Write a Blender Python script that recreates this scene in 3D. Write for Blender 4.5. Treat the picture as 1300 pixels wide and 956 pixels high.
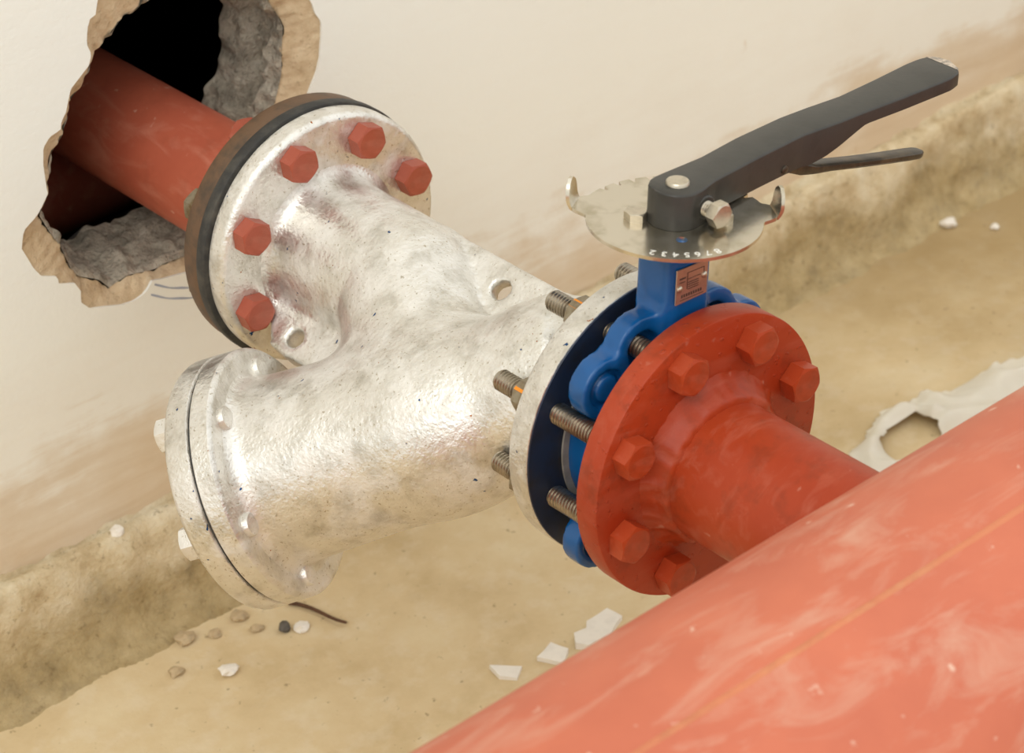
import bpy, bmesh, math, random
import numpy as np
from mathutils import Vector, Matrix, noise
random.seed(7)
PI = math.pi
for o in list(bpy.data.objects): bpy.data.objects.remove(o)
scene = bpy.context.scene
COL = scene.collection
AX = 420.0            # height of the pipe axis above the floor, mm.  x along the wall, y into the wall, z up; y = 0 is the red flange's face

# ------------------------------------------------------------------ camera
cd = bpy.data.cameras.new('camera'); cam = bpy.data.objects.new('camera', cd); COL.objects.link(cam)
R_ = Vector((.74986, -.66055, -.03727)); U_ = Vector((.37589, .37901, .84561)); B_ = Vector((-.54444, -.64810, .53249))
M = Matrix((R_, U_, B_)).transposed().to_4x4(); M.translation = Vector((-1.0917, -1.0871, 1.0692 + AX / 1000))
cam.matrix_world = M
cd.sensor_width = 36; cd.sensor_fit = 'HORIZONTAL'; cd.lens = 3337.4 / 1300 * 36
cd.shift_y = -44.5 / 1300
cd.clip_start = .05; cd.clip_end = 100
cd.dof.use_dof = True; cd.dof.focus_distance = 1.98; cd.dof.aperture_fstop = 10
scene.camera = cam

# ------------------------------------------------------------------ light
w = bpy.data.worlds.new('overcast_sky'); scene.world = w; w.use_nodes = True
nt = w.node_tree; nt.nodes.clear()
tc = nt.nodes.new('ShaderNodeTexCoord'); sx = nt.nodes.new('ShaderNodeSeparateXYZ'); rp = nt.nodes.new('ShaderNodeValToRGB')
bg = nt.nodes.new('ShaderNodeBackground'); ow = nt.nodes.new('ShaderNodeOutputWorld')
nt.links.new(tc.outputs['Generated'], sx.inputs[0]); nt.links.new(sx.outputs['Z'], rp.inputs[0])
rp.color_ramp.elements[0].position = 0; rp.color_ramp.elements[0].color = (.80, .805, .775, 1)
rp.color_ramp.elements[1].position = 1; rp.color_ramp.elements[1].color = (1, 1, .965, 1)
nt.links.new(rp.outputs[0], bg.inputs[0]); nt.links.new(bg.outputs[0], ow.inputs[0]); bg.inputs[1].default_value = 1.17
sd = bpy.data.lights.new('sun', 'SUN'); sun = bpy.data.objects.new('sun', sd); COL.objects.link(sun)
sd.energy = .75; sd.angle = math.radians(40); sd.color = (1, .985, .93)
sun.rotation_euler = Vector((-.58, -.38, .72)).to_track_quat('Z', 'Y').to_euler()
scene.view_settings.view_transform = 'Standard'; scene.view_settings.look = 'None'
scene.view_settings.exposure = .16; scene.view_settings.gamma = 1
scene.view_settings.use_curve_mapping = False

# ------------------------------------------------------------------ materials
def srgb(r, g, b):
    f = lambda c: ((c / 255) / 12.92 if c / 255 <= .04045 else ((c / 255 + .055) / 1.055) ** 2.4)
    return (f(r), f(g), f(b), 1)
class NT:
    def __init__(s, name):
        s.m = bpy.data.materials.new(name); s.m.use_nodes = True; s.t = s.m.node_tree
        s.b = s.t.nodes['Principled BSDF']; s.tc = s.t.nodes.new('ShaderNodeTexCoord')
    def L(s, a, b): s.t.links.new(a, b)
    def vec(s, scale=(1, 1, 1), rot=(0, 0, 0)):
        m = s.t.nodes.new('ShaderNodeMapping'); m.inputs['Scale'].default_value = scale; m.inputs['Rotation'].default_value = rot
        s.L(s.tc.outputs['Object'], m.inputs[0]); return m.outputs[0]
    def noise(s, scale, detail=4, rough=.55, vec=None, dist=0):
        n = s.t.nodes.new('ShaderNodeTexNoise'); n.inputs['Scale'].default_value = scale; n.inputs['Detail'].default_value = detail
        n.inputs['Roughness'].default_value = rough; n.inputs['Distortion'].default_value = dist
        s.L(vec or s.tc.outputs['Object'], n.inputs['Vector']); return n.outputs['Fac']
    def voro(s, scale, vec=None, out='Distance'):
        n = s.t.nodes.new('ShaderNodeTexVoronoi'); n.inputs['Scale'].default_value = scale
        s.L(vec or s.tc.outputs['Object'], n.inputs['Vector']); return n.outputs[out]
    def ramp(s, fac, stops):
        r = s.t.nodes.new('ShaderNodeValToRGB'); e = r.color_ramp.elements
        while len(e) < len(stops): e.new(.5)
        for i, (p, c) in enumerate(stops):
            e[i].position = p; e[i].color = c if isinstance(c, tuple) else (c, c, c, 1)
        s.L(fac, r.inputs[0]); return r.outputs[0]
    def mix(s, fac, a, b, mode='MIX'):
        n = s.t.nodes.new('ShaderNodeMix'); n.data_type = 'RGBA'; n.blend_type = mode
        for i, v in ((0, fac), (6, a), (7, b)):
            if hasattr(v, 'links'): s.L(v, n.inputs[i])
            else: n.inputs[i].default_value = v
        return n.outputs[2]
    def math(s, op, a, b=0.):
        n = s.t.nodes.new('ShaderNodeMath'); n.operation = op
        for i, v in ((0, a), (1, b)):
            if hasattr(v, 'links'): s.L(v, n.inputs[i])
            else: n.inputs[i].default_value = v
        return n.outputs[0]
    def bump(s, h, strength, dist=.001, prev=None):
        n = s.t.nodes.new('ShaderNodeBump'); n.inputs['Strength'].default_value = strength; n.inputs['Distance'].default_value = dist
        s.L(h, n.inputs['Height'])
        if prev: s.L(prev, n.inputs['Normal'])
        return n.outputs[0]
    def set(s, color=None, rough=None, metal=None, normal=None, spec=None):
        for k, v in (('Base Color', color), ('Roughness', rough), ('Metallic', metal), ('Normal', normal), ('Specular IOR Level', spec)):
            if v is None: continue
            if hasattr(v, 'links'): s.L(v, s.b.inputs[k])
            else: s.b.inputs[k].default_value = v
        return s.m
def mat_silver(name='aluminium_paint', chips=.745):
    n = NT(name)
    c = n.ramp(n.noise(45, 5, .6), [(.3, (.57, .54, .48, 1)), (.5, (.775, .75, .70, 1)), (.72, (.85, .83, .79, 1))])
    dirt = n.ramp(n.noise(150, 5, .7), [(.60, 0.), (.70, 1.)]); c = n.mix(n.math('MULTIPLY', dirt, .55), c, (.45, .38, .27, 1))
    fl = n.ramp(n.noise(380, 2, .5), [(.66, 0.), (.70, 1.)]); c = n.mix(n.math('MULTIPLY', fl, .6), c, (.34, .27, .16, 1))
    chalk = n.ramp(n.noise(28, 4, .6, dist=.6), [(.45, 0.), (.62, 1.)])
    blue = n.ramp(n.noise(150, 2, .5), [(chips, 0.), (chips + .01, 1.)]); c = n.mix(blue, c, srgb(38, 78, 128))
    rust = n.ramp(n.noise(170, 2, .5, n.vec((1, 1, 1), (1, 2, 3))), [(.755, 0.), (.765, 1.)]); c = n.mix(rust, c, srgb(160, 92, 30))
    met = n.ramp(chalk, [(0, .9), (1, .6)]); ro = n.ramp(chalk, [(0, .36), (1, .52)])
    nb = n.bump(n.noise(50, 2), .14, .0025); nb = n.bump(n.noise(260, 2, .55), .55, .0014, nb)
    return n.set(c, ro, met, nb)
def mat_red(name, base=(172, 66, 44), dust=.5, rough=.42, dustcol=(212, 150, 126), dark=.0, streak=(14, 60, 60), drops=False):
    n = NT(name)
    c = n.mix(n.ramp(n.noise(9, 5, .6), [(.3, 0.), (.7, 1.)]), srgb(*base), srgb(min(255, base[0] + 16), base[1] + 14, base[2] + 10))
    d = n.ramp(n.noise(1, 6, .65, n.vec(streak), .8), [(.50, 0.), (.78, 1.)]); c = n.mix(n.math('MULTIPLY', d, dust), c, srgb(*dustcol))
    sc = n.ramp(n.noise(70, 3, .5), [(.70, 0.), (.76, 1.)]); c = n.mix(n.math('MULTIPLY', sc, dust), c, srgb(226, 190, 168))
    if dark: c = n.mix(n.math('MULTIPLY', n.ramp(n.noise(38, 5, .65), [(.52, 0.), (.68, 1.)]), dark), c, srgb(96, 46, 26))
    nb = n.bump(n.noise(90, 3), .12, .001); nb = n.bump(n.noise(420, 2), .10, .0006, nb)
    if drops: nb = n.bump(n.ramp(n.noise(170, 2, .5), [(.64, 0.), (.74, 1.)]), .45, .0016, nb)
    return n.set(c, n.ramp(d, [(0, rough), (1, .65)]), 0, nb)
def mat_plain(name, col, rough, metal=0., var=.25, scale=60, bump=.15, second=None, lo=.45, hi=.7):
    n = NT(name); a = srgb(*col); b = srgb(*second) if second else tuple(x * (1 - var) for x in a[:3]) + (1,)
    c = n.mix(n.ramp(n.noise(scale, 5, .6), [(lo, 0.), (hi, 1.)]), a, b)
    return n.set(c, rough, metal, n.bump(n.noise(scale * 4, 3), bump, .0008))
SILVER = mat_silver()
REDFL = mat_red('red_oxide_flange_paint', (158, 52, 21), .12, .42, dark=.45, drops=True)
REDFL.node_tree.nodes['Principled BSDF'].inputs['Specular IOR Level'].default_value = .32
RED = mat_red('red_oxide_paint', (160, 56, 24), .22, .42, dark=.34)
RED.node_tree.nodes['Principled BSDF'].inputs['Specular IOR Level'].default_value = .32
REDBOLT = mat_red('red_oxide_bolt_paint', (150, 66, 46), .25, .42, dark=.25)
REDPIPE = mat_red('red_oxide_pipe_paint', (168, 82, 60), .45, .48, dark=.15, streak=(40, 14, 40))
REDHEAD = mat_red('dusty_red_oxide_paint', (188, 98, 71), .75, .52, (212, 168, 144), streak=(10, 30, 30))
STEEL = mat_plain('oily_steel_thread', (172, 162, 146), .28, .95, .4, 120, .05)
NUT = mat_plain('dull_zinc_nut', (152, 142, 122), .42, .75, .35, 90, second=(120, 98, 66))
BRIGHT = mat_plain('bright_zinc', (206, 196, 178), .30, .9, .25, 120)
BLUE = mat_plain('blue_enamel', (10, 84, 146), .24, 0, .3, 40, .10, lo=.5, hi=.8)
NAVY = mat_plain('dark_blue_flange_face', (34, 46, 68), .45, .1, .4, 30, .12, second=(38, 36, 36))
BLACK = mat_plain('black_lever_coating', (58, 56, 52), .38, .15, .25, 60, .08)
BLACKT = mat_plain('worn_black_trigger_coating', (58, 50, 40), .35, .3, .4, 60, .12, second=(96, 82, 62))
RUBBER = mat_plain('black_rubber', (44, 43, 41), .6, 0, .4, 60, .3, second=(78, 74, 66))
LINER = mat_plain('grey_seat_rubber', (150, 146, 138), .6, 0, .3, 60)
BROWN = mat_plain('rusty_flange_edge', (102, 76, 54), .55, .1, .35, 70, .25, second=(74, 60, 46))
PLATE = mat_plain('brushed_steel_plate', (214, 206, 190), .20, .95, .22, 45, .05, second=(176, 166, 142))
NAME = mat_plain('etched_aluminium', (196, 168, 150), .35, .8, .2, 120)
ETCH = mat_plain('etched_dark', (74, 56, 48), .6, 0, .2, 120)
INK = mat_plain('bright_stamped_edge', (238, 236, 230), .35, .2, .05, 120)
ORANGE = mat_plain('orange_marker_paint', (236, 142, 24), .5, 0, .2, 120)
CHIPPED = mat_plain('chipped_lever_end', (206, 190, 172), .5, .2, .3, 200, .4, second=(96, 92, 88))
WHITE = mat_plain('white_plaster', (232, 226, 214), .8, 0, .08, 90, .3)
RUST = mat_plain('rusty_wire', (96, 66, 44), .8, 0, .4, 120, .4)
STONE = mat_plain('dusty_stone', (190, 168, 132), .9, 0, .3, 90, .4)
DARKSTONE = mat_plain('dark_chip', (92, 86, 78), .7, 0, .3, 90, .4)
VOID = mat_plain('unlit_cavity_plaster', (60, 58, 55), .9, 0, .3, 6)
def mat_wall():
    n = NT('cream_wall_paint')
    xyz = n.t.nodes.new('ShaderNodeSeparateXYZ'); n.L(n.tc.outputs['Object'], xyz.inputs[0])
    base = n.mix(n.noise(3, 4), srgb(237, 237, 229), srgb(243, 244, 238))
    brush = n.noise(1, 5, .6, n.vec((9, 9, 60), (0, math.radians(8), 0)), .5)
    h = n.math('ADD', xyz.outputs['Z'], n.math('MULTIPLY', n.math('SUBTRACT', n.noise(5, 5, .62), .5), .26))
    h = n.math('ADD', h, n.math('MULTIPLY', n.math('SUBTRACT', brush, .5), .10))
    st = n.ramp(h, [(.11, 1.), (.17, .75), (.215, .14), (.32, 0.)])
    c = n.mix(n.math('MULTIPLY', st, .85), base, n.mix(brush, srgb(196, 168, 130), srgb(216, 194, 160)))
    sp = n.ramp(n.noise(22, 4, .6, n.vec((1, 1, .45))), [(.70, 0.), (.76, 1.)]); c = n.mix(n.math('MULTIPLY', sp, .35), c, srgb(196, 168, 126))
    nb = n.bump(n.noise(1, 5, .6, n.vec((26, 26, 90), (0, math.radians(14), 0)), .4), .20, .002); nb = n.bump(n.noise(210, 3, .6), .22, .0015, nb)
    return n.set(c, .72, 0, nb)
def mat_rough(name, stops, scale, bs, bd, fine=220):
    n = NT(name); c = n.ramp(n.noise(scale, 6, .65), stops)
    sp = n.ramp(n.noise(fine, 3, .6), [(.60, 0.), (.68, 1.)]); c = n.mix(n.math('MULTIPLY', sp, .35), c, (stops[0][1][0] * .45, stops[0][1][1] * .42, stops[0][1][2] * .4, 1))
    nb = n.bump(n.noise(scale * 2.2, 6, .65), bs, bd); nb = n.bump(n.noise(fine, 4, .65), bs, bd * .35, nb)
    return n.set(c, .85, 0, nb)
WALL = mat_wall()
PLASTER = mat_rough('broken_beige_plaster', [(.3, srgb(186, 160, 124)), (.6, srgb(212, 190, 156)), (.8, srgb(222, 206, 178))], 32, .6, .004)
CONC = mat_rough('broken_grey_concrete', [(.3, srgb(140, 132, 117)), (.55, srgb(200, 190, 170)), (.75, srgb(224, 215, 198))], 50, .9, .006)
def mat_kerb():
    n = NT('stained_cement_fillet'); xyz = n.t.nodes.new('ShaderNodeSeparateXYZ'); n.L(n.tc.outputs['Object'], xyz.inputs[0])
    pale = n.ramp(n.noise(26, 6, .68), [(.30, srgb(176, 152, 112)), (.48, srgb(206, 188, 152)), (.7, srgb(222, 210, 182))])
    moss = n.ramp(n.noise(34, 6, .7), [(.30, srgb(120, 100, 58)), (.5, srgb(158, 136, 90)), (.72, srgb(182, 160, 116))])
    h = n.math('ADD', xyz.outputs['Z'], n.math('MULTIPLY', n.math('SUBTRACT', n.noise(7, 6, .65), .5), .16))
    c = n.mix(n.math('MULTIPLY', n.ramp(h, [(.040, 1.), (.075, 0.)]), .8), pale, moss)
    sp = n.ramp(n.noise(120, 4, .65), [(.60, 0.), (.68, 1.)]); c = n.mix(n.math('MULTIPLY', sp, .5), c, srgb(112, 92, 58))
    nb = n.bump(n.noise(40, 6, .68), .8, .006); nb = n.bump(n.noise(170, 4, .65), .7, .0022, nb)
    return n.set(c, .88, 0, nb)
KERB = mat_kerb()
def mat_floor():
    n = NT('dusty_tan_concrete'); xyz = n.t.nodes.new('ShaderNodeSeparateXYZ'); n.L(n.tc.outputs['Object'], xyz.inputs[0])
    c = n.ramp(n.noise(7, 6, .65), [(.28, srgb(190, 166, 122)), (.5, srgb(210, 188, 147)), (.72, srgb(220, 203, 166))])
    c = n.mix(n.math('MULTIPLY', n.ramp(n.noise(34, 5, .6), [(.5, 0.), (.72, 1.)]), .45), c, srgb(224, 210, 182))
    # olive brown mixed in, growing towards the right and the wall, broken by noise
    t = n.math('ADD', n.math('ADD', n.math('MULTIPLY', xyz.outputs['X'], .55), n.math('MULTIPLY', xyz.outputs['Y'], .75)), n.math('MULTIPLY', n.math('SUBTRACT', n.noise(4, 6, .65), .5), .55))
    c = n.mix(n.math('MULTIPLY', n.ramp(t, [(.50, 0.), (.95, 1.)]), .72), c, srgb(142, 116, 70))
    sp = n.ramp(n.noise(95, 3, .6), [(.66, 0.), (.73, 1.)]); c = n.mix(n.math('MULTIPLY', sp, .55), c, srgb(120, 98, 64))
    nb = n.bump(n.noise(12, 6, .65), .35, .004); nb = n.bump(n.noise(120, 4, .65), .35, .0015, nb)
    return n.set(c, .85, 0, nb)
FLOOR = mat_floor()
def mat_sheet():
    n = NT('white_plastic_sheet'); n.b.inputs['Transmission Weight'].default_value = .25; n.b.inputs['IOR'].default_value = 1.2
    return n.set(n.mix(n.noise(20), srgb(228, 220, 200), srgb(240, 236, 224)), .45, 0, n.bump(n.noise(60, 4), .3, .002))
SHEET = mat_sheet()

# ------------------------------------------------------------------ helpers
def V(*a): return np.array(a, float)
def prop(o, label=None, cat=None, group=None, kind=None):
    for k, v in (('label', label), ('category', cat), ('group', group), ('kind', kind)):
        if v: o[k] = v
    return o
def thing(name, label, cat, base, group=None):         # base in mm, axis frame
    o = bpy.data.objects.new(name, None); COL.objects.link(o); o.empty_display_size = .02
    o.location = (base[0] / 1000, base[1] / 1000, (base[2] + AX) / 1000); o['base'] = [float(x) for x in base]
    return prop(o, label, cat, group)
def mesh(name, verts, faces, mat, smooth=40, fix=True):
    me = bpy.data.meshes.new(name); me.from_pydata([tuple(v) for v in verts], [], faces)
    if fix:
        bm = bmesh.new(); bm.from_mesh(me); bmesh.ops.recalc_face_normals(bm, faces=bm.faces); bm.to_mesh(me); bm.free()
    for m in (mat if isinstance(mat, (list, tuple)) else [mat]): me.materials.append(m)
    if smooth:
        me.shade_smooth()
        if smooth < 180: me.set_sharp_from_angle(angle=math.radians(smooth))
    return me
def link(name, me, parent=None, loc=(0, 0, 0), rot=None):
    o = bpy.data.objects.new(name, me); COL.objects.link(o); o.location = loc
    if rot is not None: o.rotation_euler = rot
    if parent is not None: o.parent = parent
    return o
def base_of(p):
    while p.parent is not None: p = p.parent
    return np.array(p['base'])
def part(name, verts, faces, mat, parent, smooth=40):   # verts in mm, axis frame; parent chain unrotated
    b = base_of(parent); vs = (np.asarray(verts, float) - b) / 1000
    return link(name, mesh(name, vs, faces, mat, smooth), parent)
def frame(d, up=(0, 0, 1)):
    d = np.array(d, float); d /= np.linalg.norm(d); u = np.array(up, float); e1 = u - (u @ d) * d
    if np.linalg.norm(e1) < 1e-6: e1 = np.cross(d, (1., 0, 0))
    e1 /= np.linalg.norm(e1); return d, e1, np.cross(d, e1)
def lathe(prof, org, axis, seg=64, close=True, e=None):
    """profile [(t, r)] swept about an axis; returns verts, faces"""
    d, e1, e2 = e or frame(axis); vs = []; fs = []; org = np.array(org, float)
    an = [2 * PI * k / seg for k in range(seg)]
    for t, r in prof:
        for a in an: vs.append(org + d * t + (e1 * math.cos(a) + e2 * math.sin(a)) * r)
    n = len(prof)
    for i in range(n - 1):
        for k in range(seg):
            k2 = (k + 1) % seg; fs.append((i * seg + k, i * seg + k2, (i + 1) * seg + k2, (i + 1) * seg + k))
    if close == 'ring':
        for k in range(seg):
            k2 = (k + 1) % seg; fs.append(((n - 1) * seg + k, (n - 1) * seg + k2, k2, k))
    elif close:
        fs.append(tuple(range(seg))[::-1]); fs.append(tuple((n - 1) * seg + k for k in range(seg)))
    return vs, fs
def disc(t0, t1, r, c=1.5): return [(t0, r - c), (t0 + c * .3, r - c * .3), (t0 + c, r), (t1 - c, r), (t1 - c * .3, r - c * .3), (t1, r - c)]
def hexhead(af, h, org=(0, 0, 0), axis=(0, -1, 0), seat=0., cham=.93, per=6, e=None):
    """hex head with the round chamfer of a real bolt; outward = axis"""
    d, e1, e2 = e or frame(axis); vs = []; fs = []; n = 6 * per; org = np.array(org, float)
    rc = af / 2 * cham
    for ring in range(3):
        for k in range(n):
            a = 2 * PI * k / n; b = (a + PI / 6) % (PI / 3) - PI / 6; r = af / 2 / math.cos(b)
            if ring == 0: t = seat
            elif ring == 1: t = h - (r - rc) * .5
            else: t = h; r = rc
            vs.append(org + d * t + (e1 * math.cos(a) + e2 * math.sin(a)) * r)
    for i in range(2):
        for k in range(n): fs.append((i * n + k, i * n + (k + 1) % n, (i + 1) * n + (k + 1) % n, (i + 1) * n + k))
    fs.append(tuple(range(n))[::-1]); fs.append(tuple(2 * n + k for k in range(n)))
    return vs, fs
def thread(r, t0, t1, pitch=2.0, dep=1.0):
    pr = [(t0, r * .55), (t0, r - 1.3), (t0 + 1, r - dep)]; t = t0 + 1
    while t + pitch < t1: pr += [(t + pitch * .35, r), (t + pitch * .55, r), (t + pitch * .95, r - dep)]; t += pitch
    return pr + [(t1, r - dep)]
def join(*vf):
    vs = []; fs = []
    for v, f in vf:
        o = len(vs); vs += list(v); fs += [tuple(i + o for i in q) for q in f]
    return vs, fs
def box(x0, x1, y0, y1, z0, z1):
    v = [(x, y, z) for x in (x0, x1) for y in (y0, y1) for z in (z0, z1)]
    return [V(*q) for q in v], [(0, 1, 3, 2), (4, 6, 7, 5), (0, 4, 5, 1), (2, 3, 7, 6), (0, 2, 6, 4), (1, 5, 7, 3)]
def poly_extrude(outer, holes, z0, z1, bev=0.):
    """flat plate with real holes: 2D loops -> closed prism"""
    bm = bmesh.new(); edges = []
    for lp in [outer] + holes:
        vs = [bm.verts.new((x, y, z1)) for x, y in lp]
        edges += [bm.edges.new((vs[i], vs[(i + 1) % len(vs)])) for i in range(len(vs))]
    bmesh.ops.triangle_fill(bm, use_beauty=True, edges=edges)
    r = bmesh.ops.extrude_face_region(bm, geom=list(bm.faces))
    for g in r['geom']:
        if isinstance(g, bmesh.types.BMVert): g.co.z = z0
    bm.verts.index_update()
    out = [np.array(v.co) for v in bm.verts], [tuple(v.index for v in f.verts) for f in bm.faces]
    bm.free(); return out
def smin(a, b, k):
    h = np.clip(.5 + .5 * (b - a) / k, 0, 1); return b * (1 - h) + a * h - k * h * (1 - h)
def surface_nets(fn, lo, hi, h):
    """mesh of a signed distance function (for cast shapes whose pieces flow into each other)"""
    ax = [np.arange(lo[i], hi[i] + h, h) for i in range(3)]
    X, Y, Z = np.meshgrid(*ax, indexing='ij'); F = fn(X, Y, Z); ins = F < 0
    n = F.shape; acc = np.zeros((n[0] - 1, n[1] - 1, n[2] - 1, 3)); cnt = np.zeros((n[0] - 1, n[1] - 1, n[2] - 1))
    cor = [(i, j, k) for i in (0, 1) for j in (0, 1) for k in (0, 1)]
    sl = lambda c: tuple(slice(c[i], n[i] - 1 + c[i]) for i in range(3))
    for a in cor:
        for b in cor:
            if sum(b[i] - a[i] for i in range(3)) == 1 and all(b[i] >= a[i] for i in range(3)):
                fa, fb = F[sl(a)], F[sl(b)]; m = (fa < 0) != (fb < 0)
                t = np.where(m, fa / np.where(m, fa - fb, 1), 0)
                for i in range(3): acc[..., i] += np.where(m, a[i] + t * (b[i] - a[i]), 0)
                cnt += m
    act = cnt > 0; idx = -np.ones(cnt.shape, int); idx[act] = np.arange(act.sum())
    cells = np.argwhere(act); P = (cells + acc[act] / cnt[act][:, None]) * h + np.array(lo)
    faces = []
    for d in range(3):
        o1, o2 = [(1, 2), (2, 0), (0, 1)][d]
        s0 = [slice(None)] * 3; s1 = [slice(None)] * 3; s0[d] = slice(0, -1); s1[d] = slice(1, None)
        ch = np.argwhere(ins[tuple(s0)] != ins[tuple(s1)])
        ch = ch[(ch[:, o1] > 0) & (ch[:, o2] > 0) & (ch[:, o1] < n[o1] - 1) & (ch[:, o2] < n[o2] - 1)]
        q = []
        for a, b in ((-1, -1), (0, -1), (0, 0), (-1, 0)):
            c = ch.copy(); c[:, o1] += a; c[:, o2] += b; q.append(idx[c[:, 0], c[:, 1], c[:, 2]])
        q = np.stack(q, 1); fl = ins[ch[:, 0], ch[:, 1], ch[:, 2]]
        q[~fl] = q[~fl][:, ::-1]; faces.append(q)
    faces = np.concatenate(faces); faces = faces[(faces >= 0).all(1)]
    for _ in range(4):                                  # relax the grid stepping
        acc = np.zeros_like(P); cn = np.zeros(len(P))
        for i in range(4):
            a, b = faces[:, i], faces[:, (i + 1) % 4]
            np.add.at(acc, a, P[b]); np.add.at(acc, b, P[a]); np.add.at(cn, a, 1); np.add.at(cn, b, 1)
        P = P * .5 + .5 * acc / np.maximum(cn, 1)[:, None]
    return P, [tuple(x) for x in faces.tolist()]
def resample(loop, step):
    out = []
    for i in range(len(loop)):
        a = np.array(loop[i], float); b = np.array(loop[(i + 1) % len(loop)], float); k = max(1, int(np.linalg.norm(b - a) / step))
        for j in range(k): out.append(a + (b - a) * j / k)
    return out

# ================================================================== the setting
YW = 620.0
outer = [(-79.8, 181.5), (-84.0, 168.2), (-88.5, 169.0), (-92.7, 160.6), (-95.4, 147.4), (-92.3, 137.1), (-95.9, 128.4), (-115.7, 114.0), (-119.2, 105.9), (-123.1, 95.8), (-128.8, 88.5), (-130.5, 81.9), (-141.6, 79.5), (-148.8, 72.1), (-151.2, 56.9), (-151.3, 36.3), (-150.8, 30.1), (-163.1, 14.9), (-178.3, 6.1), (-182.7, -9.1), (-174.4, -31.8), (-168.2, -42.1), (-153.5, -48.3), (-153.2, -56.1), (-138.1, -61.4), (-132.7, -72.7), (-135.8, -80.7), (-126.7, -91.8), (-115.0, -94.9), (-95.1, -101.5), (-82.6, -102.9), (-69.7, -99.6), (-62.8, -91.3), (-48.2, -94.3), (-26.8, -97.7), (17.9, -103.5), (63.1, -89.6), (94.2, -45.6), (112.4, 2.9), (119.7, 23.6), (131.1, 41.2), (135.7, 52.7), (139.4, 72.8), (140.8, 86.8), (134.8, 97.1), (132.4, 107.7), (130.1, 111.4), (121.5, 136.6), (83.0, 170.9), (29.0, 198.7), (-25.5, 205.5), (-65.2, 197.5)]
inner = [(-29.5, 160.8), (-34.2, 155.3), (-51.0, 153.1), (-55.5, 148.9), (-63.4, 142.3), (-69.9, 141.0), (-73.0, 135.6), (-82.5, 133.9), (-84.7, 129.7), (-87.6, 120.6), (-99.3, 106.7), (-111.1, 97.3), (-116.1, 87.5), (-121.8, 69.9), (-135.7, 57.4), (-142.7, 39.4), (-143.8, 21.9), (-155.5, 7.1), (-146.9, -15.3), (-140.1, -29.6), (-133.9, -53.8), (-128.2, -64.0), (-108.3, -76.3), (-99.4, -88.0), (-80.8, -84.0), (-51.8, -89.9), (-41.6, -88.5), (-18.1, -90.3), (16.0, -83.4), (48.6, -64.4), (70.4, -25.1), (82.0, 2.0), (92.8, 21.4), (102.3, 45.8), (104.5, 66.4), (108.6, 89.3), (103.4, 104.6), (94.7, 119.4), (80.4, 142.5), (41.8, 166.0), (2.1, 171.8)]
def polar(loop, n, cx=-15., cz=45.):
    """star-shaped radius of a loop about the hole's middle, n samples"""
    P = np.array(resample(loop, 1.5)) - (cx, cz); a = np.arctan2(P[:, 1], P[:, 0]); r = np.hypot(P[:, 0], P[:, 1])
    o = np.argsort(a); a, r = a[o], r[o]
    th = np.linspace(-PI, PI, n, endpoint=False)
    return th, np.interp(th, a, r, period=2 * PI)
NH = 300; HC = (-15., 45.)
th, ro = polar(outer, NH); _, ri = polar(inner, NH)
ri = np.minimum(ri, ro - 1.0)
def nz(x, y, z, s, o=0): return noise.noise((x / s + o, y / s, z / s))
def ring(r, y, jit=0., s=9., seed=0):
    out = []
    for k in range(NH):
        rr = r[k] + (jit * nz(r[k] * math.cos(th[k]), y * 1.3, r[k] * math.sin(th[k]), s, seed) if jit else 0)
        yy = y + (jit * .8 * nz(r[k] * math.cos(th[k]), y, r[k] * math.sin(th[k]), s, seed + 31) if jit else 0)
        out.append(V(HC[0] + rr * math.cos(th[k]), yy, HC[1] + rr * math.sin(th[k])))
    return out
def loft(rings):
    vs = [v for r in rings for v in r]; fs = []; n = len(rings[0])
    for i in range(len(rings) - 1):
        for k in range(n): fs.append((i * n + k, i * n + (k + 1) % n, (i + 1) * n + (k + 1) % n, (i + 1) * n + k))
    return vs, fs
WX0, WX1, WZ0, WZ1 = -2200, 4200, -440, 2400
rect = []
for k in range(NH):
    c, s = math.cos(th[k]), math.sin(th[k])
    t = min((((WX1 if c > 0 else WX0) - HC[0]) / c) if abs(c) > 1e-6 else 1e9, (((WZ1 if s > 0 else WZ0) - HC[1]) / s) if abs(s) > 1e-6 else 1e9)
    rect.append(V(HC[0] + c * t, YW, HC[1] + s * t))
for cx_, cz_ in ((WX0, WZ0), (WX0, WZ1), (WX1, WZ0), (WX1, WZ1)):
    k = min(range(NH), key=lambda k: abs(((math.atan2(cz_ - HC[1], cx_ - HC[0]) - th[k] + PI) % (2 * PI)) - PI)); rect[k] = V(cx_, YW, cz_)
mid = [(a * .75 + b * .25) for a, b in zip(ring(ro, YW), rect)]
r0 = ring(ro, YW, .0); r0b = ring(ro + .6, YW + 3.5)
def setting(name, vf, mat, parent=None, smooth=40, kind='structure'):
    me = mesh(name, np.array(vf[0]) / 1000 + (0, 0, AX / 1000), vf[1], mat, smooth)
    o = link(name, me, parent)
    if kind: o['kind'] = kind
    return o
rect_b = [V(v[0], YW + 90, v[2]) for v in rect]
wall = setting('wall_back', loft([r0b, r0, mid, rect, rect_b]), WALL, smooth=30)
wall['label'] = 'cream painted wall broken open around the red pipe'
# the plaster between paint edge and hole edge
pl = []
for i, f in enumerate(np.linspace(0, 1, 7)):
    pl.append(ring(ro * (1 - f) + ri * f + (.8 if i == 0 else 0), YW + 2.5 + 11 * f ** 1.3, 0 if i in (0,) else 3.2, 7, 3))
o = setting('broken_plaster', loft(pl), PLASTER, wall, 60, None); o['label'] = 'rough beige broken plaster rim'
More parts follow.
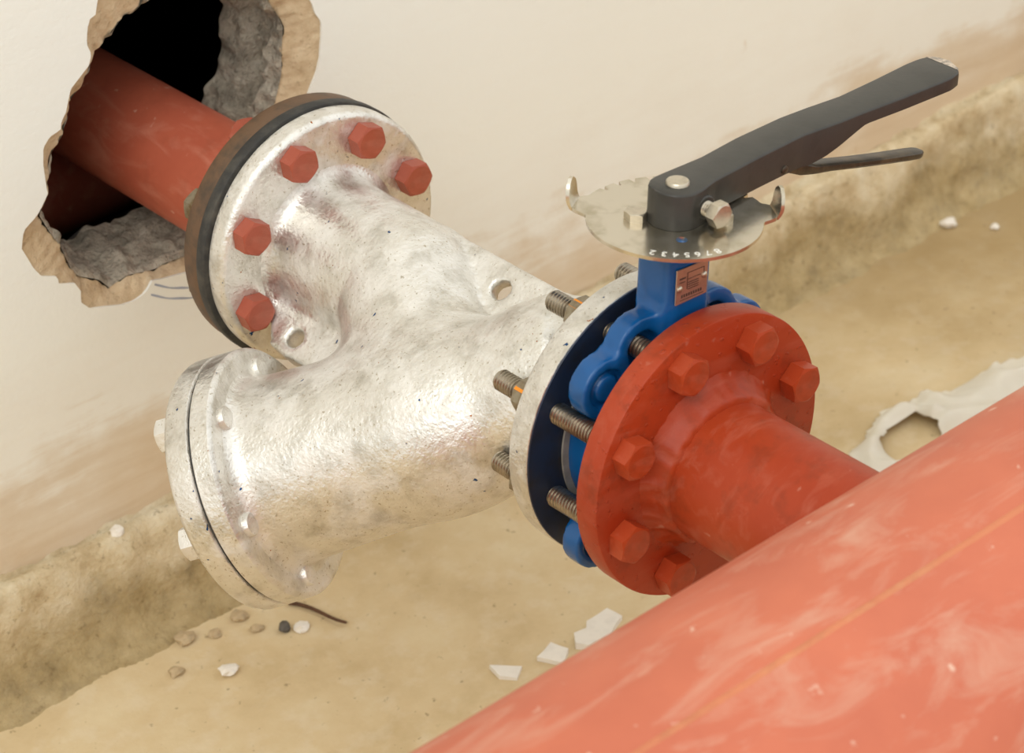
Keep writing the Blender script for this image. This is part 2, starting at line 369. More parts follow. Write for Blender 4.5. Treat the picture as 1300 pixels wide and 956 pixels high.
# the concrete behind: walls of the hole, a cavity groove part-way, a second course behind
ys_ = [YW + v for v in (12, 16, 20, 24, 28, 32, 36, 41, 46, 51, 56, 61, 66, 71, 76, 81, 86, 90)]
cr = []
for i, y in enumerate(ys_):
    right = np.clip((np.cos(th - .25) - .3) * 1.6, 0, 1); t = (y - YW) / 90
    r = ri + (0 if i else .6)
    if i: r = r - 3 * (1 - right)
    groove = 1.0 if 34 <= y - YW <= 58 else 0.0
    r = r + right * (18 * groove - 9 * t) + np.clip(np.cos(th + PI / 2), 0, 1) * (-12 * t)
    cr.append(ring(r, y, 0 if i == 0 else 6.5, 12, 11))
back = [V(HC[0] + 700 * math.cos(a), YW + 166, HC[1] + 700 * math.sin(a)) for a in th]
o = setting('concrete_core', loft(cr), CONC, wall, 75, None); o['label'] = 'crumbling grey concrete inside the hole'
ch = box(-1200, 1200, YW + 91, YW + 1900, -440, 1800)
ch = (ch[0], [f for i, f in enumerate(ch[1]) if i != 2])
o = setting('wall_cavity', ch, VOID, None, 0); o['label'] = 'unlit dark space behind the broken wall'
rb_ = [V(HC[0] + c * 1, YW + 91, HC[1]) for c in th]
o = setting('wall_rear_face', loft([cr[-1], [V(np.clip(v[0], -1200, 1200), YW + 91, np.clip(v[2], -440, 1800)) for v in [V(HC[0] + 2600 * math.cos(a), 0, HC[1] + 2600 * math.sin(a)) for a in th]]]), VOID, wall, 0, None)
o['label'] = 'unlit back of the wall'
# pencil arcs drawn on the wall
for rr, dz in ((118, 0), (126, -2)):
    pts = []
    for k in range(26):
        a = math.radians(233 + k * 1.9); x = 10 + rr * math.cos(a); z = -2 + rr * 1.0 * math.sin(a) + dz
        pts += [V(x, YW - .25, z), V(x * 1.0 + .5, YW - .25, z + 1.6 + .5 * math.sin(k))]
    setting('pencil_mark', (pts, [(2 * k, 2 * k + 1, 2 * k + 3, 2 * k + 2) for k in range(25)]), mat_plain('blue_pencil', (164, 172, 190), .8), wall, 0, None)
# cement fillet along the foot of the wall
prof = [(622, -304), (619, -318), (610, -314), (604, -318), (600, -328), (597, -342), (594, -358), (591, -374), (588, -388), (583, -400), (577, -410), (569, -417), (550, -425)]
xs = np.concatenate([np.arange(-700, 1600, 7.), np.arange(1600, 4200, 60.)]); xs = np.concatenate([np.arange(-2200, -700, 60.), xs])
vs = []
for x in xs:
    low = 10 * nz(x, 0, 0, 170, 5)
    for i, (y, z) in enumerate(prof):
        a = 0 if i == 0 else (.35 if i == 1 else 1)
        vs.append(V(x, y + a * (9 * nz(x, y, z, 48, 2) + 5 * nz(x, y * 2, z * 2, 17, 9) + 1.3 * nz(x, y * 3, z * 3, 6, 4)), z + a * (low * (.6 if i < 7 else .2) + 3.5 * nz(x, y, z, 26, 6))))
n = len(prof); fs = [(i * n + j, i * n + j + 1, (i + 1) * n + j + 1, (i + 1) * n + j) for i in range(len(xs) - 1) for j in range(n - 1)]
o = setting('baseboard_back', (vs, fs), KERB, None, 180); o['label'] = 'rough stained cement fillet along the foot of the wall'
# floor
gx = np.concatenate([np.linspace(-6000, -800, 14), np.arange(-780, 1500, 20.), np.linspace(1520, 6000, 14)]); gy = np.concatenate([np.linspace(-6000, -600, 14), np.arange(-580, 660, 20.)])
vs = [V(x, y, -AX + 1.6 * nz(x, y, 0, 120) + .8 * nz(x, y, 0, 38, 3) - .5) for x in gx for y in gy]; n = len(gy)
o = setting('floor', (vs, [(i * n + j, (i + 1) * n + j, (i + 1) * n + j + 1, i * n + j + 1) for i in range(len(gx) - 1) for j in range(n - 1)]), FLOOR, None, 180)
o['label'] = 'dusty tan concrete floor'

# ================================================================== pipes and fittings
OFF = V(-3, 0, -3)
PSR, PSA = math.radians(-4.6), math.radians(-3.7)
def bolt_pos(k, ps, r=89.5):
    a = ps + math.radians(22.5 + 45 * k); return V(r * math.cos(a), 0, r * math.sin(a))
def put(name, me, parent, pos, roty=0., rotv=None):
    b = base_of(parent); return link(name, me, parent, tuple((np.array(pos) - b) / 1000), rotv or (0, roty, 0))
def mmesh(name, vf, mat, smooth=35): return mesh(name, np.array(vf[0]) / 1000, vf[1], mat, smooth)
HEAD = mmesh('bolt_head', hexhead(26.5, 14), REDBOLT, 20)
WASH = mmesh('washer', lathe(disc(0, 2.4, 15, .5), (0, 0, 0), (0, -1, 0), 32), REDBOLT)
NUTM = mmesh('nut', join(hexhead(25.5, 13.5, axis=(0, 1, 0)), lathe(disc(-.2, 2, 14.5, .4), (0, 0, 0), (0, 1, 0), 28)), NUT, 20)
NUTR = NUTM.copy(); NUTR.materials.clear(); NUTR.materials.append(REDBOLT)
HEADR = HEAD.copy(); HEADR.materials.clear(); HEADR.materials.append(RED)
# --- big header pipe along the wall
hd = thing('header_pipe', 'large dusty red steel pipe crossing the lower right foreground', 'pipe', (150, -283, -136.5))
part('pipe', *lathe([(-1100, 120), (-1100, 136.5)] + [(x, 136.5) for x in range(-1000, 3100, 100)] + [(3100, 120)], (0, -283, 0), (1, 0, 0), 128), REDHEAD, hd)
a = math.radians(80.4); sp = []
xs = np.arange(-1100, 3100, 6.)
for x in xs:
    for j, (da, dr) in enumerate(((-.020, -.3), (-.010, .5), (0, .75), (.010, .5), (.020, -.3))):
        aa = a + da + .003 * nz(x, j, 0, 30); r = 136.5 + dr + (.35 * nz(x, j * 5, 0, 5) if 0 < j < 4 else 0)
        sp.append(V(x, -283 - r * math.cos(aa), r * math.sin(aa)))
SEAM = mat_red('weld_seam_red_oxide', (192, 112, 76), .5, .5, (204, 158, 112), dark=.15, streak=(20, 20, 20))
o = part('weld_seam', sp, [(i * 5 + j, i * 5 + j + 1, i * 5 + j + 6, i * 5 + j + 5) for i in range(len(xs) - 1) for j in range(4)], SEAM, hd, 180)
# --- red flanged branch pipe
fp = thing('flanged_pipe', 'short red pipe with a bolted round flange facing the large pipe', 'pipe', (0, -60, -110))
part('pipe', *lathe([(-4, 50), (-4, 52.5), (160, 52.5)], OFF + V(0, 0, 0), (0, -1, 0), 96), RED, fp)
part('flange', *lathe(disc(-21, 0, 110, 1.6), (0, 0, 0), (0, -1, 0), 160), REDFL, fp)
wv = []; NW = 120
for k in range(NW):
    a = 2 * PI * k / NW
    for j in range(7):
        t = j / 6; lump = 1 + .16 * nz(k * 3, j, 0, 7) + .10 * nz(k * 9, j, 0, 5)
        r = [68, 63.5, 60.5, 58.6, 57.2, 55.6, 51.5][j] + 1.6 * (lump - 1) * 6; y = [.3, -3, -7, -11, -14.5, -16.8, -17.2][j] - 9 * (lump - 1)
        wv.append(V(r * math.cos(a), y, r * math.sin(a)) + OFF * (.4 + .6 * t))
part('weld_bead', wv, [(k * 7 + j, k * 7 + j + 1, ((k + 1) % NW) * 7 + j + 1, ((k + 1) % NW) * 7 + j) for k in range(NW) for j in range(6)], RED, fp, 180)
SHANK = mmesh('shank', lathe(thread(8.2, -133 + 0, 0, 2.9, 1.5), (0, 0, 0), (0, -1, 0), 28), STEEL, 25)
MARK = mmesh('paint_mark', (lambda q: q)(box(-3.4, 3.4, 0, 9, 12.75, 13.2)), ORANGE, 0)
for k in range(8):
    q = bolt_pos(k, PSR); rr = [.35, .1, .5, .26, .6, .2, .45, 0][k]
    h = put('stud_bolt', HEADR, fp, q + V(0, -.2, 0), rr)
    sh = link('shank', SHANK, h); nu = link('nut', NUTM, h, (0, .0926 + .0004, 0), (0, .3 * k, 0))
    if k in (2, 3, 4): link('paint_mark', MARK, h, (0, .097, 0), (0, -.30 - rr + [0, 0, .5, .3, .55][k] - .6, 0))
# --- Y strainer
ys = thing('y_strainer', 'silver painted cast iron strainer body with a capped side branch', 'strainer', (-90, 240, -195))
B0 = math.radians(35.76); S_ = V(math.cos(B0), 0, math.sin(B0)); N_ = V(-math.sin(B0), 0, math.cos(B0))
D_ = V(-.55969, .72404, -.40314); D_ /= np.linalg.norm(D_); O_ = V(0, 138.4, 0)
YA, YB = 436.0, 92.4
def sdf_body(X, Y, Z):
    P = np.stack([X, Y, Z], -1)
    def capsule(a, b, ra, rb):
        a = np.array(a); b = np.array(b); ab = b - a; t = np.clip(((P - a) @ ab) / (ab @ ab), 0, 1)
        return np.linalg.norm(P - a - t[..., None] * ab, axis=-1) - (ra + (rb - ra) * t)
    def cone(a, d, L0, L1, r0, r1):
        q = P - np.array(a); s = q @ d; rad = np.linalg.norm(q - s[..., None] * d, axis=-1); t = np.clip((s - L0) / (L1 - L0), 0, 1)
        return np.maximum(rad - (r0 + (r1 - r0) * t), np.maximum(L0 - s, s - L1))
    yy = V(0, 1., 0)
    leg = cone(OFF, yy, 335, 470, 58.5, 60)
    leg = np.minimum(leg, capsule(OFF + V(0, 335, 0), O_ + D_ * 120 + V(0, -8, 0), 58.5, 62))
    br = cone(O_, D_, 0, 290, 63, 77)
    nb = smin(capsule(O_, O_ + D_ * 10, 63, 63), cone(V(0, 0, 0), yy, 60, 140, 61, 61), 14)
    f = smin(smin(leg, br, 26), nb, 22)
    q_s = P @ S_; q_n = P @ N_
    web = np.maximum(np.abs(q_n) - 7, np.maximum(np.maximum(Y - 330, 80 - Y), np.maximum(q_s - 53.5, -q_s)))
    crot = np.maximum(np.abs(q_n - 0) - 11, np.maximum(np.maximum(Y - 470, 300 - Y), np.maximum(-q_s - 102, q_s + 20)))
    f = smin(f, web, 5); f = smin(f, crot, 7)
    # fillets into the flanges
    slabA = np.maximum(YA + 1.2 - Y, np.hypot(X, Z) - 100); slabB = np.maximum(Y - YB + 1.2, np.hypot(X, Z) - 100)
    q = P - (O_ + D_ * 259.9); sc = q @ D_; radc = np.linalg.norm(q - sc[..., None] * D_, axis=-1); slabC = np.maximum(1.2 - sc, radc - 93)
    f = smin(smin(smin(f, slabA, 17), slabB, 10), slabC, 15)
    f = np.maximum(f, np.maximum(Y - YA - 7, YB - 7 - Y)); f = np.maximum(f, sc - 7)
    # eyes through the two webs
    for yy_, ss in ((249, 31), (392, -86)):
        f = np.maximum(f, 8.6 - np.hypot(Y - yy_, q_s - ss)) if ss > 0 else np.maximum(f, np.where(q_s < -55, 8.2 - np.hypot(Y - yy_, q_s - ss), -9))
    return f
bv, bf = surface_nets(sdf_body, (-225, 84, -185), (90, 446, 95), 2.5)
part('body', bv, bf, SILVER, ys, 50)
part('inlet_flange', *lathe([(0, 60), (0, 104), (.6, 106), (3.2, 108.6), (6, 109.6), (18, 109.6), (19.4, 108)], (0, YA, 0), (0, 1, 0), 160), SILVER, ys)
of = part('outlet_flange', *lathe([(-20.2, 60), (-20.2, 109), (-19.6, 109.8), (-2.2, 109.8), (-.6, 108.8), (0, 107), (0, 60)], (0, YB, 0), (0, 1, 0), 160), SILVER, ys)
o = part('mating_face', *lathe([(-20.9, 50), (-20.9, 108.6), (-20.1, 109.2), (-20.1, 50)], (0, YB, 0), (0, 1, 0), 160, 'ring'), NAVY, of); o['label'] = 'dark blue flange face'
CE = frame(D_, S_)
part('screen_flange', *lathe([(0, 70), (0, 96), (.8, 99), (3, 101), (17.6, 101.4), (18.6, 100.4), (18.6, 70)], O_ + D_ * 259.9, D_, 160), SILVER, ys)
part('cover_seal', *lathe(disc(18.4, 21.6, 99.2, .3), O_ + D_ * 259.9, D_, 120), RUBBER, ys)
part('cover_flange', *lathe([(20.6, 70), (20.6, 100.4), (21.6, 101.6), (38, 101.8), (41, 100.5), (43, 97), (43, 20)], O_ + D_ * 259.9, D_, 160), SILVER, ys)
CB = mmesh('cover_bolt', lathe([(-1, 9.2), (3.6, 9.2), (4.8, 8.4), (5.3, 6), (5.5, 2)], (0, 0, 0), (0, -1, 0), 28), SILVER)
CH = mmesh('bolt_head', hexhead(25, 12, axis=(0, 1, 0)), SILVER, 20)
qd = Vector((0, 1, 0)).rotation_difference(Vector(D_)).to_euler()
for k in range(6):
    a = math.radians(33 + 60 * k); q = O_ + D_ * 259.9 + (CE[1] * math.cos(a) + CE[2] * math.sin(a)) * 83.5
    o = put('cover_bolt', CB, ys, q, rotv=qd); link('bolt_head', CH, o, (0, .0428, 0), (0, .4 * k, 0))
for k in range(8):
    q = bolt_pos(k, PSA, 89.5); rr = [.15, .35, .4, .5, .2, .1, .3, 0][k]
    h = put('flange_bolt', HEAD, ys, q + V(-1, YA - .2, -1), rr); h['label'] = 'red painted hex bolt'
    o = link('nut', NUTM if k != 2 else NUTR, h, (0, .0560, 0), (0, .2 + .3 * k, 0))
    link('shank', SHANK_A if k else (SHANK_A := mmesh('shank', lathe(thread(8, -76, 0, 2.9, 1.5), (0, 0, 0), (0, -1, 0), 20), STEEL, 25)), h)
# --- pipe through the wall
ip = thing('inlet_pipe', 'red steel pipe coming through the broken wall to the strainer', 'pipe', (0, 580, -110))
part('pipe', *lathe([(480, 48), (480, 51.5), (1250, 51.5), (1250, 40)], OFF * 1.15, (0, 1, 0), 96), REDPIPE, ip)
part('flange', *lathe(disc(0, 18.4, 111.5, 1.2), (-1, 466.8, -1), (0, 1, 0), 140), BROWN, ip)
part('gasket', *lathe(disc(0, 11.0, 113.0, 1.6), (-1, 455.7, -1), (0, 1, 0), 140), RUBBER, ip)
part('weld_bead', *lathe([(484.6, 62), (487, 61), (490, 57.5), (493, 53), (493.5, 51)], OFF, (0, 1, 0), 80, False), REDPIPE, ip)
# --- pipe inside the cavity
cp = thing('cavity_pipe', 'red pipe lying in shadow below the other inside the wall hole', 'pipe', (0, 870, -162))
part('pipe', *lathe([(-700, 46), (-700, 50), (66, 50), (76, 42), (80, 20)], (0, 870, -112), (1, 0, 0), 72), REDPIPE, cp)

# ================================================================== butterfly valve (its own upright frame, leaning with the pipe)
bvv = thing('butterfly_valve', 'blue lever operated butterfly valve clamped between white and red flanges', 'valve', (0, 46.5, 0))
bvv.rotation_euler = (0, -PSR, 0)
def vpart(name, vf, mat, parent=None, smooth=40): return link(name, mesh(name, np.array(vf[0]) / 1000, vf[1], mat, smooth), parent or bvv)
LUGS = [(67.5, 0), (112.5, 0), (44, 1), (137, 1), (-45, 1), (-137, 1)]
def sdf_valve(X, Y, Z):
    r = np.hypot(X, Z); body = np.maximum(r - 73, np.abs(Y) - 24.4)
    web = None
    def cyl(a, rc, rad, hy): return np.maximum(np.hypot(X - rc * math.cos(math.radians(a)), Z - rc * math.sin(math.radians(a))) - rad, np.abs(Y) - hy)
    f = body
    for a, t in LUGS: f = smin(f, cyl(a, 89.5 if t == 0 else 91, 25 if t == 0 else 23.5, 8.5), 8)
    ringp = np.maximum(r - 80, np.abs(Y) - 8); f = smin(f, np.where(np.abs(np.degrees(np.arctan2(Z, X)) - 90) < 60, ringp, 50.), 6)
    neck = np.maximum(np.maximum(np.abs(X) - 21, np.abs(Y) - 19.5), np.maximum(60 - Z, Z - 168.5)); neck = np.maximum(neck, (np.abs(X) + np.abs(Y) - 35) * .707)
    f = smin(f, neck, 11)
    top = np.maximum(np.hypot(X, Y) - 36, np.maximum(161 - Z, Z - 168.6)); f = smin(f, top, 3)
    for a, t in LUGS:
        c = np.hypot(X - 89.5 * math.cos(math.radians(a)), Z - 89.5 * math.sin(math.radians(a))) if t == 0 else np.hypot(X - 91 * math.cos(math.radians(a)), Z - 91 * math.sin(math.radians(a)))
        if t == 0: f = np.maximum(f, np.where(r < 117, 14 - c, -9))
        else: f = np.maximum(f, np.maximum(np.maximum(14.5 - 0 - (28 - c), 0) * 0 - 9, np.minimum(np.minimum(15 - c, c - 10.5), -(Y + 4))))
    return np.maximum(f, 45 - r)
vv, vf_ = surface_nets(sdf_valve, (-125, -30, -125), (125, 30, 174), 2.0)
vpart('valve_body', (vv, vf_), BLUE, None, 50)
vpart('seat_liner', lathe([(-25.4, 50), (-25.4, 77), (-24.4, 78), (-22.6, 78), (-22.4, 50)], (0, 0, 0), (0, -1, 0), 120, 'ring'), LINER)
o = vpart('seat_liner', lathe([(22.4, 50), (22.6, 78), (24.4, 78), (25.4, 77), (25.4, 50)], (0, 0, 0), (0, -1, 0), 120, 'ring'), LINER)
# name plate riveted to the front of the neck
npx = 3; npl = vpart('name_plate', poly_extrude([(-18, 117), (12, 118), (12, 144), (-18, 144)], [], 0, 1), NAME, None, 0)
npl.data.transform(Matrix(((1, 0, 0, 0), (0, 0, -1, -.0204), (0, 1, 0, 0), (0, 0, 0, 1))) @ Matrix.Identity(4))
npl.data.update()
RV = mmesh('rivet', lathe([(0, 2.6), (.9, 2.4), (1.6, 1.6), (1.9, .5)], (0, 0, 0), (0, -1, 0), 20), BRIGHT)
for x, z in ((-15, 129), (8.8, 133)): link('rivet', RV, npl, (x / 1000, -.0213, z / 1000))
et = []
for x0, x1, z0, z1 in [(-8, 8.5, 139.4, 139.9), (-8, -7.5, 127, 139.4), (8, 8.5, 135.5, 139.4), (-8, 5, 134.5, 134.9), (-15.5, -9.5, 136, 137.2), (-15.5, -10, 133.4, 134)] + [(-7, 3.5, 131.6 - 1.7 * i, 132.1 - 1.7 * i) for i in range(4)] + [(-13 + 2.3 * i, -11.6 + 2.3 * i, 121.4, 123.6) for i in range(9)] + [(-14, 9, 119.4, 119.8)]:
    et.append(box(x0, x1, -21.6, -21.2, z0, z1))
vpart('etched_lines', join(*et), ETCH, npl, 0)
# notched quadrant plate
ZP = 170.0
def plate_r(d):
    d = (d + 180) % 360 - 180
    r = 61.5
    if -20 <= d <= 112: r = 67.5
    for c, wd, rr in ((120, 9, 73), (-29, 9, 73)):
        t = abs(d - c) / wd
        if t < 1.9: r = max(r, 61 + (rr - 61) * (.5 + .5 * math.cos(min(1, max(0, (t - .6) / 1.3)) * PI)))
    if -8 < d < 104 and ((d + 8) % 11.2) < 3.4: r = 62.0
    return r
pts = [(-2 + plate_r(d) * math.cos(math.radians(d)), plate_r(d) * math.sin(math.radians(d))) for d in np.arange(0, 360, 1.4)]
hole = [(-20.7 + 4.2 * math.cos(a), -26.3 + 4.2 * math.sin(a)) for a in np.linspace(0, 2 * PI, 20, endpoint=False)]
npt = vpart('notch_plate', poly_extrude(pts, [hole], ZP - 1.3, ZP + 1.3), PLATE, None, 35); npt['label'] = 'shiny steel notched position plate'
for d in (120, -29):                                    # the end stops bent upward
    c, s = math.cos(math.radians(d)), math.sin(math.radians(d)); tx, ty = -s, c; st = []
    nn = 9
    for i in range(nn):
        f = i / (nn - 1); rr = 70.5 + 3.2 * math.sin(min(f * 2.2, 1) * PI / 2) + 1.5 * f; z = ZP - 1.3 + 21 * f ** 1.2; hw = (9.0 * math.sqrt(max(0, 1 - (max(0, f - .45) / .56) ** 2))) + .4
        for o_, q in ((0, -1), (0, 1), (2.6, 1), (2.6, -1)): st.append(V(-2 + (rr + o_ - 1) * c + tx * hw * q, (rr + o_ - 1) * s + ty * hw * q, z))
    fs = [(i * 4 + j, i * 4 + (j + 1) % 4, (i + 1) * 4 + (j + 1) % 4, (i + 1) * 4 + j) for i in range(nn - 1) for j in range(4)] + [(0, 1, 2, 3), tuple(4 * (nn - 1) + j for j in range(4))]
    vpart('stop_tab', (st, fs), PLATE, npt, 35)
for x, y in ((-22.5, 17), (20, -23)): link('plate_bolt', mmesh('plate_bolt', hexhead(15, 6, axis=(0, 0, 1), seat=-2), BRIGHT, 20), npt, (x / 1000, y / 1000, (ZP + 1.3) / 1000), (0, 0, .3))
dig = [('2', -48.4, -26.5), ('3', -45.9, -34.5), ('4', -40.5, -40.3), ('5', -35.1, -46.2), ('6', -28.4, -50.0), ('7', -21.8, -53.8), ('8', -13.9, -54.2)]
for ch_, x, y in dig:
    cu = bpy.data.curves.new('digit', 'FONT'); cu.body = ch_; cu.size = 9.2; cu.extrude = .12; cu.align_x = 'CENTER'; cu.align_y = 'CENTER'; cu.resolution_u = 3
    to = bpy.data.objects.new('digit', cu); COL.objects.link(to); bpy.context.view_layer.update()
    me = bpy.data.meshes.new_from_object(to.evaluated_get(bpy.context.evaluated_depsgraph_get())); bpy.data.objects.remove(to); me.transform(Matrix.Scale(.001, 4)); me.name = 'digit'
    me.materials.clear(); me.materials.append(INK)
    k = 54.5 / math.hypot(x + 2, y); ang = math.atan2(y, x + 2) - PI / 2
    link('digit', me, npt, ((-2 + (x + 2) * k) / 1000, y * k / 1000, (ZP + 1.38) / 1000), (0, 0, ang))
# lever
ZT = 198.5
def lever_edges(x):
    fx = [-22, -20, -17, -12, -6, 2, 41, 83, 133, 160, 196, 240, 281, 296, 304, 309, 311.5]
    fy = [0, 8, 12.5, 16, 17.6, 18.2, 20.0, 27, 31.8, 32.0, 31, 35.4, 40.4, 41, 39.5, 36, 25]
    nx = [-22, -20, -17, -12, -5, 5, 22.5, 74, 126, 164, 186, 234, 270, 289, 300, 306, 311.5]
    ny = [-2, -9, -14, -17.6, -20.2, -19, -13.5, -6.2, -.2, -1.3, -.6, -.8, 0, .6, 4, 10, 22]
    return np.interp(x, fx, fy), np.interp(x, nx, ny)
def lever_depth(x): return np.interp(x, [-22, 22, 28, 120, 132, 150, 166, 178, 192, 305, 311.5], [27, 27, 24, 25, 26.5, 24, 19, 15, 10.5, 10.5, 9])
def lever_mesh(x0, x1, grow=0.):
    xs = sorted(set(list(np.linspace(x0, x1, 70)) + [x for x in (-21.6, -21, -20, -18, -15, -11, -6, 0, 24, 28, 300, 304, 307, 309, 310.5, 311.2) if x0 < x < x1])); vs = []; fs = []
    for x in xs:
        f, nn_ = lever_edges(x); f += grow; nn_ -= grow; d = lever_depth(x) + grow; b = min(1.7, (f - nn_) / 3); zt = ZT + grow * .4
        cs = [(nn_, zt - d), (nn_, zt - b), (nn_ + b * .12, zt - b * .62), (nn_ + b * .38, zt - b * .24), (nn_ + b, zt), (f - b, zt), (f - b * .38, zt - b * .24), (f - b * .12, zt - b * .62), (f, zt - b), (f, zt - d)]
        vs += [V(x, y, z) for y, z in cs]
    m = 10
    for i in range(len(xs) - 1): fs += [(i * m + j, i * m + (j + 1) % m, (i + 1) * m + (j + 1) % m, (i + 1) * m + j) for j in range(m)]
    fs += [tuple(range(m)), tuple((len(xs) - 1) * m + j for j in range(m))]
    return vs, fs
lv = vpart('lever', lever_mesh(-22, 311.5), BLACK, None, 38); lv['label'] = 'black lever handle with chipped end'
# chipped paint at the lever's end
vs, fs = lever_mesh(303.0, 311.5, .45); vpart('chipped_end', (vs, fs), CHIPPED, lv, 38)
def bar(path, hw, ht, end=True):
    vs = []; fs = []; P = [np.array(q, float) for q in path]
    for i, q in enumerate(P):
        w_, t_ = hw[i], ht[i]; tg = P[min(i + 1, len(P) - 1)] - P[max(i - 1, 0)]; tg /= np.linalg.norm(tg); up = np.cross(tg, (0, 1., 0)); up /= np.linalg.norm(up); up *= np.sign(up[2])
        for a, b in ((-1, -.4), (-.8, -1), (.8, -1), (1, -.4), (1, .6), (.75, 1), (-.75, 1), (-1, .6)): vs.append(q + V(0, w_ * a, 0) + up * t_ * b)
    m = 8
    for i in range(len(P) - 1): fs += [(i * m + j, i * m + (j + 1) % m, (i + 1) * m + (j + 1) % m, (i + 1) * m + j) for j in range(m)]
    return vs, fs + [tuple(range(m)), tuple((len(P) - 1) * m + j for j in range(m))]
tp = [(96, 15, 178), (120, 15, 172), (138, 15, 164), (152, 15, 159.5), (170, 15, 156), (200, 15, 149.5), (235, 15, 142.5), (262, 15, 137.5), (272, 15, 135.6), (276, 15, 134.8), (278, 15, 134.2)]
vpart('trigger', bar(tp, [5, 6, 6.5, 7, 7, 7, 7, 7, 6.3, 4.6, 2.2], [4, 5, 5, 3.6, 3, 2.9, 2.9, 3.0, 3.0, 2.8, 2.4]), BLACKT, lv, 38)
vpart('pivot_pin', lathe([(0, 3.4), (1.6, 3.2), (2.2, 2.2)], (104, lever_edges(104)[1] + .6, 178), (0, -1, 0), 20), BLACKT, lv)
vpart('stem_end', lathe([(-3, 8.4), (1.6, 8.4), (2.6, 7.6), (3.0, 5)], (-2, -1, ZT), (0, 0, 1), 28), BRIGHT, lv)
vpart('stem_slot', box(-13, 9, -2.6, .6, ZT + .02, ZT + .12), RUBBER, lv, 0)
vpart('set_screw', join(hexhead(16.5, 8.5, (8.5, -27.5, 183.5), (0, -1, 0)), lathe(thread(5.6, 0, 14, 1.7, .8), (8.5, -14.5, 183.5), (0, -1, 0), 22)), BRIGHT, lv, 25)
vpart('clamp_boss', lathe([(-6, 9), (2.5, 9), (3.5, 8)], (8.5, -16, 183.5), (0, -1, 0), 28), BLACK, lv)

# ================================================================== things lying about
def floor_z(x, y): return -AX + 1.6 * nz(x, y, 0, 120) + .8 * nz(x, y, 0, 38, 3) - .5
def shard(name, label, cat, xy, pts, thick, mat, group=None, tilt=(0, 0), z=None, seed=0):
    rnd = random.Random(seed); p = []
    for q in resample(pts, 9): p.append((q[0] + rnd.uniform(-.8, .8), q[1] + rnd.uniform(-.8, .8)))
    vs, fs = poly_extrude(p, [], 0, thick)
    vs = [v + V(0, 0, .5 * nz(v[0] * 3, v[1] * 3, v[2], 9, seed)) for v in vs]
    o = link(name, mesh(name, np.array(vs) / 1000, fs, mat, 25), None, (xy[0] / 1000, xy[1] / 1000, ((floor_z(*xy) if z is None else z) + AX) / 1000 - .0006), (tilt[0], tilt[1], 0))
    return prop(o, label, cat, group)
shard('plaster_shard', 'smallest white plaster shard, leftmost of three beside the large red pipe', 'debris', (62, 316), [(-6, 13), (14, -7), (1, -15), (-10, -3)], 5, WHITE, 'white plaster shards by the large pipe', (.05, .02), seed=1)
shard('plaster_shard', 'middle white four-sided plaster shard beside the large red pipe', 'debris', (107, 300), [(-14, 8), (8, 14), (14, -3), (-2, -13)], 6, WHITE, 'white plaster shards by the large pipe', (.04, -.05), seed=2)
shard('plaster_shard', 'longest white plaster shard, half hidden behind the large red pipe', 'debris', (152, 297), [(-22, 0), (-13, 12), (0, 11), (8, 17), (34, 20), (36, 2), (8, -12), (-16, -10)], 7, WHITE, 'white plaster shards by the large pipe', (-.03, .04), seed=3)
def pebble(name, label, x, y, s, mat, z=None, seed=0, flat=.6, cat='debris', group=None):
    bm = bmesh.new(); bmesh.ops.create_icosphere(bm, subdivisions=2, radius=s)
    for v in bm.verts:
        n_ = v.co.normalized(); k = 1 + .55 * noise.noise(n_ * 1.3 + Vector((seed * 7.1, seed, 0))); v.co = n_ * s * k; v.co.z *= flat
    mz = min(v.co.z for v in bm.verts)
    for v in bm.verts: v.co = v.co / 1000
    me = bpy.data.meshes.new(name); bm.to_mesh(me); bm.free(); me.materials.append(mat)
    o = link(name, me, None, (x / 1000, y / 1000, ((floor_z(x, y) if z is None else z) + AX - mz) / 1000 - .0008)); return prop(o, label, cat, group)
pebble('stone_chip', 'dark grey chip on the floor below the capped branch', -42, 501, 5.5, DARKSTONE, seed=1, flat=.8)
pebble('plaster_chip', 'pale plaster chip touching the dark grey chip', -30, 492, 7, WHITE, seed=2)
pebble('plaster_crumb', 'crumbly white plaster lump at the bottom left of the floor', -116, 487, 8, WHITE, seed=3)
pebble('plaster_chip', 'white chip stuck on the cement fillet at left', -140, 607, 7, WHITE, -322, 4, 1.)
pebble('plaster_chip', 'largest white chip on the floor at far right by the wall', 943, 560, 9, WHITE, seed=5)
pebble('plaster_chip', 'tiny white chip at the far right floor, nearer the edge', 975, 520, 5, WHITE, seed=6)
for i, (x, y, s, lab) in enumerate([(-117, 553, 9, 'largest flat tan stone at the foot of the cement fillet'), (-62, 545, 8, 'tan stone on the floor directly below the round cover'), (-92, 540, 6, 'small tan pebble between two flat stones'), (-150, 520, 7, 'small tan stone at the lower left floor'), (-60, 520, 6, 'little tan pebble near the dark grey chip')]):
    pebble('pebble', lab, x, y, s, STONE, seed=10 + i, flat=.45, cat='stone', group='tan stones along the fillet')
wp = [V(-16 + 20 * t + 2 * math.sin(5 * t), 530 - 64 * t + 2 * math.sin(7 * t), floor_z(0, 500) + 2.0 + 2.5 * t) for t in np.linspace(0, 1, 12)]
vs = []; fs = []
for i, q in enumerate(wp):
    tg = wp[min(i + 1, 11)] - wp[max(i - 1, 0)]; d, e1, e2 = frame(tg)
    vs += [q + (e1 * math.cos(k * PI / 4) + e2 * math.sin(k * PI / 4)) * (2.1 - .7 * i / 11) for k in range(8)]
for i in range(11): fs += [(i * 8 + k, i * 8 + (k + 1) % 8, (i + 1) * 8 + (k + 1) % 8, (i + 1) * 8 + k) for k in range(8)]
fs += [tuple(range(8)), tuple(88 + k for k in range(8))]
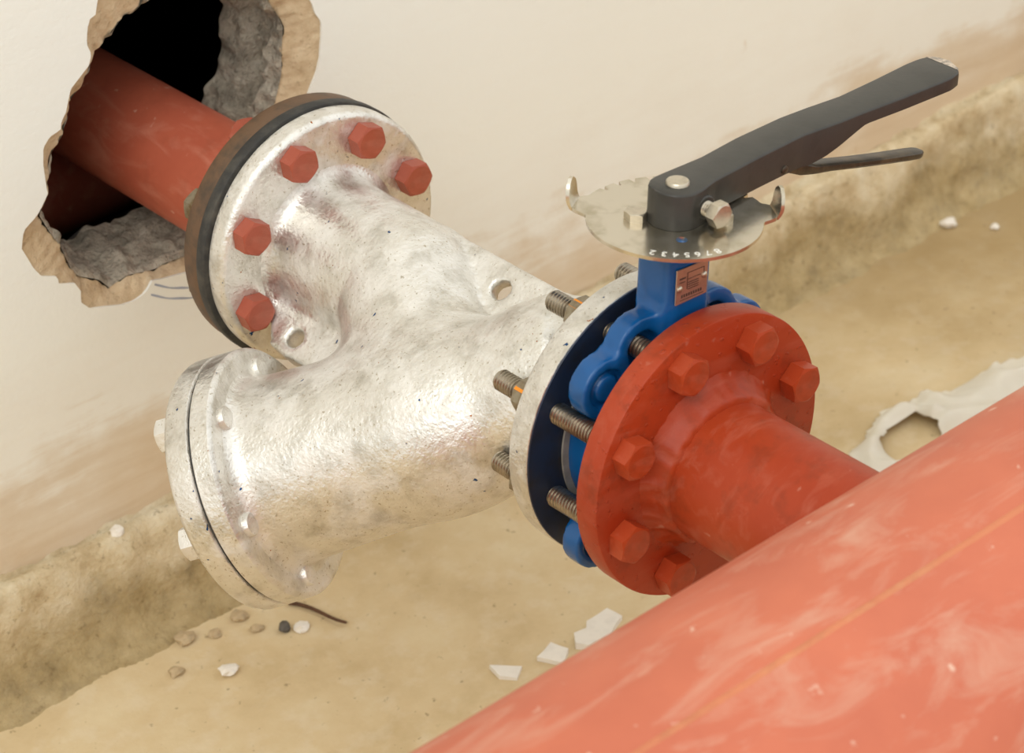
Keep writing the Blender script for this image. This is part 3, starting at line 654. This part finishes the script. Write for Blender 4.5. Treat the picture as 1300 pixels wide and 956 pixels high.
me = mesh('rusty_rod', np.array(vs) / 1000 + (0, 0, AX / 1000), fs, RUST); prop(link('rusty_rod', me), 'thin rusty rod on the floor under the round cover', 'rod')
# crumpled plastic sheet
def inside(p, poly):
    c = False; j = len(poly) - 1
    for i in range(len(poly)):
        a, b = poly[i], poly[j]
        if (a[1] > p[1]) != (b[1] > p[1]) and p[0] < (b[0] - a[0]) * (p[1] - a[1]) / (b[1] - a[1]) + a[0]: c = not c
        j = i
    return c
SP = [(480, 312), (520, 326), (560, 340), (600, 356), (640, 352), (680, 332), (730, 330), (790, 318), (880, 250), (780, 180), (620, 170), (520, 210), (480, 260)]
SH = [(548, 312), (585, 330), (618, 330), (622, 300), (600, 268), (575, 262), (550, 282)]
st = 4.0; gx = np.arange(460, 900, st); gy = np.arange(160, 400, st); ids = {}; vs = []; fs = []
def sheet_h(x, y):
    d = 1e9
    for i in range(len(SH)):
        a = np.array(SH[i]); b = np.array(SH[(i + 1) % len(SH)]); t = np.clip(((x, y) - a) @ (b - a) / ((b - a) @ (b - a)), 0, 1); d = min(d, np.hypot(*((x, y) - a - t * (b - a))))
    ridge = 1 - abs(nz(x, y, 0, 75, 4)) * 2.4; r2 = 1 - abs(nz(x * .6 + y, (y * .7 - x * .4) * .4, 0, 34, 8)) * 2
    return 4 + 13 * max(0, ridge) ** 2 + 6 * r2 + 15 * math.exp(-((d - 9) / 8) ** 2) * (1 if y > 305 else .25) * (.6 + .9 * nz(x, y, 0, 40, 12))
for i, x in enumerate(gx):
    for j, y in enumerate(gy):
        q = (x + st / 2, y + st / 2)
        if inside(q, SP) and not inside(q, SH):
            f = []
            for a, b in ((0, 0), (1, 0), (1, 1), (0, 1)):
                key = (i + a, j + b)
                if key not in ids:
                    X = gx[0] + key[0] * st; Y = gy[0] + key[1] * st; ids[key] = len(vs); vs.append(V(X + 3 * nz(X, Y, 0, 20, 1), Y + 3 * nz(X, Y, 0, 20, 2), -AX + max(1.5, sheet_h(X, Y) - 3)))
                f.append(ids[key])
            fs.append(tuple(f))
me = mesh('plastic_sheet', np.array(vs) / 1000 + (0, 0, AX / 1000), fs, SHEET, 180)
o = prop(link('plastic_sheet', me), 'crumpled white plastic sheet on the floor behind the large pipe', 'plastic sheet')
md = o.modifiers.new('thickness', 'SOLIDIFY'); md.thickness = .0012
md = o.modifiers.new('soften', 'SUBSURF'); md.levels = 1; md.render_levels = 1
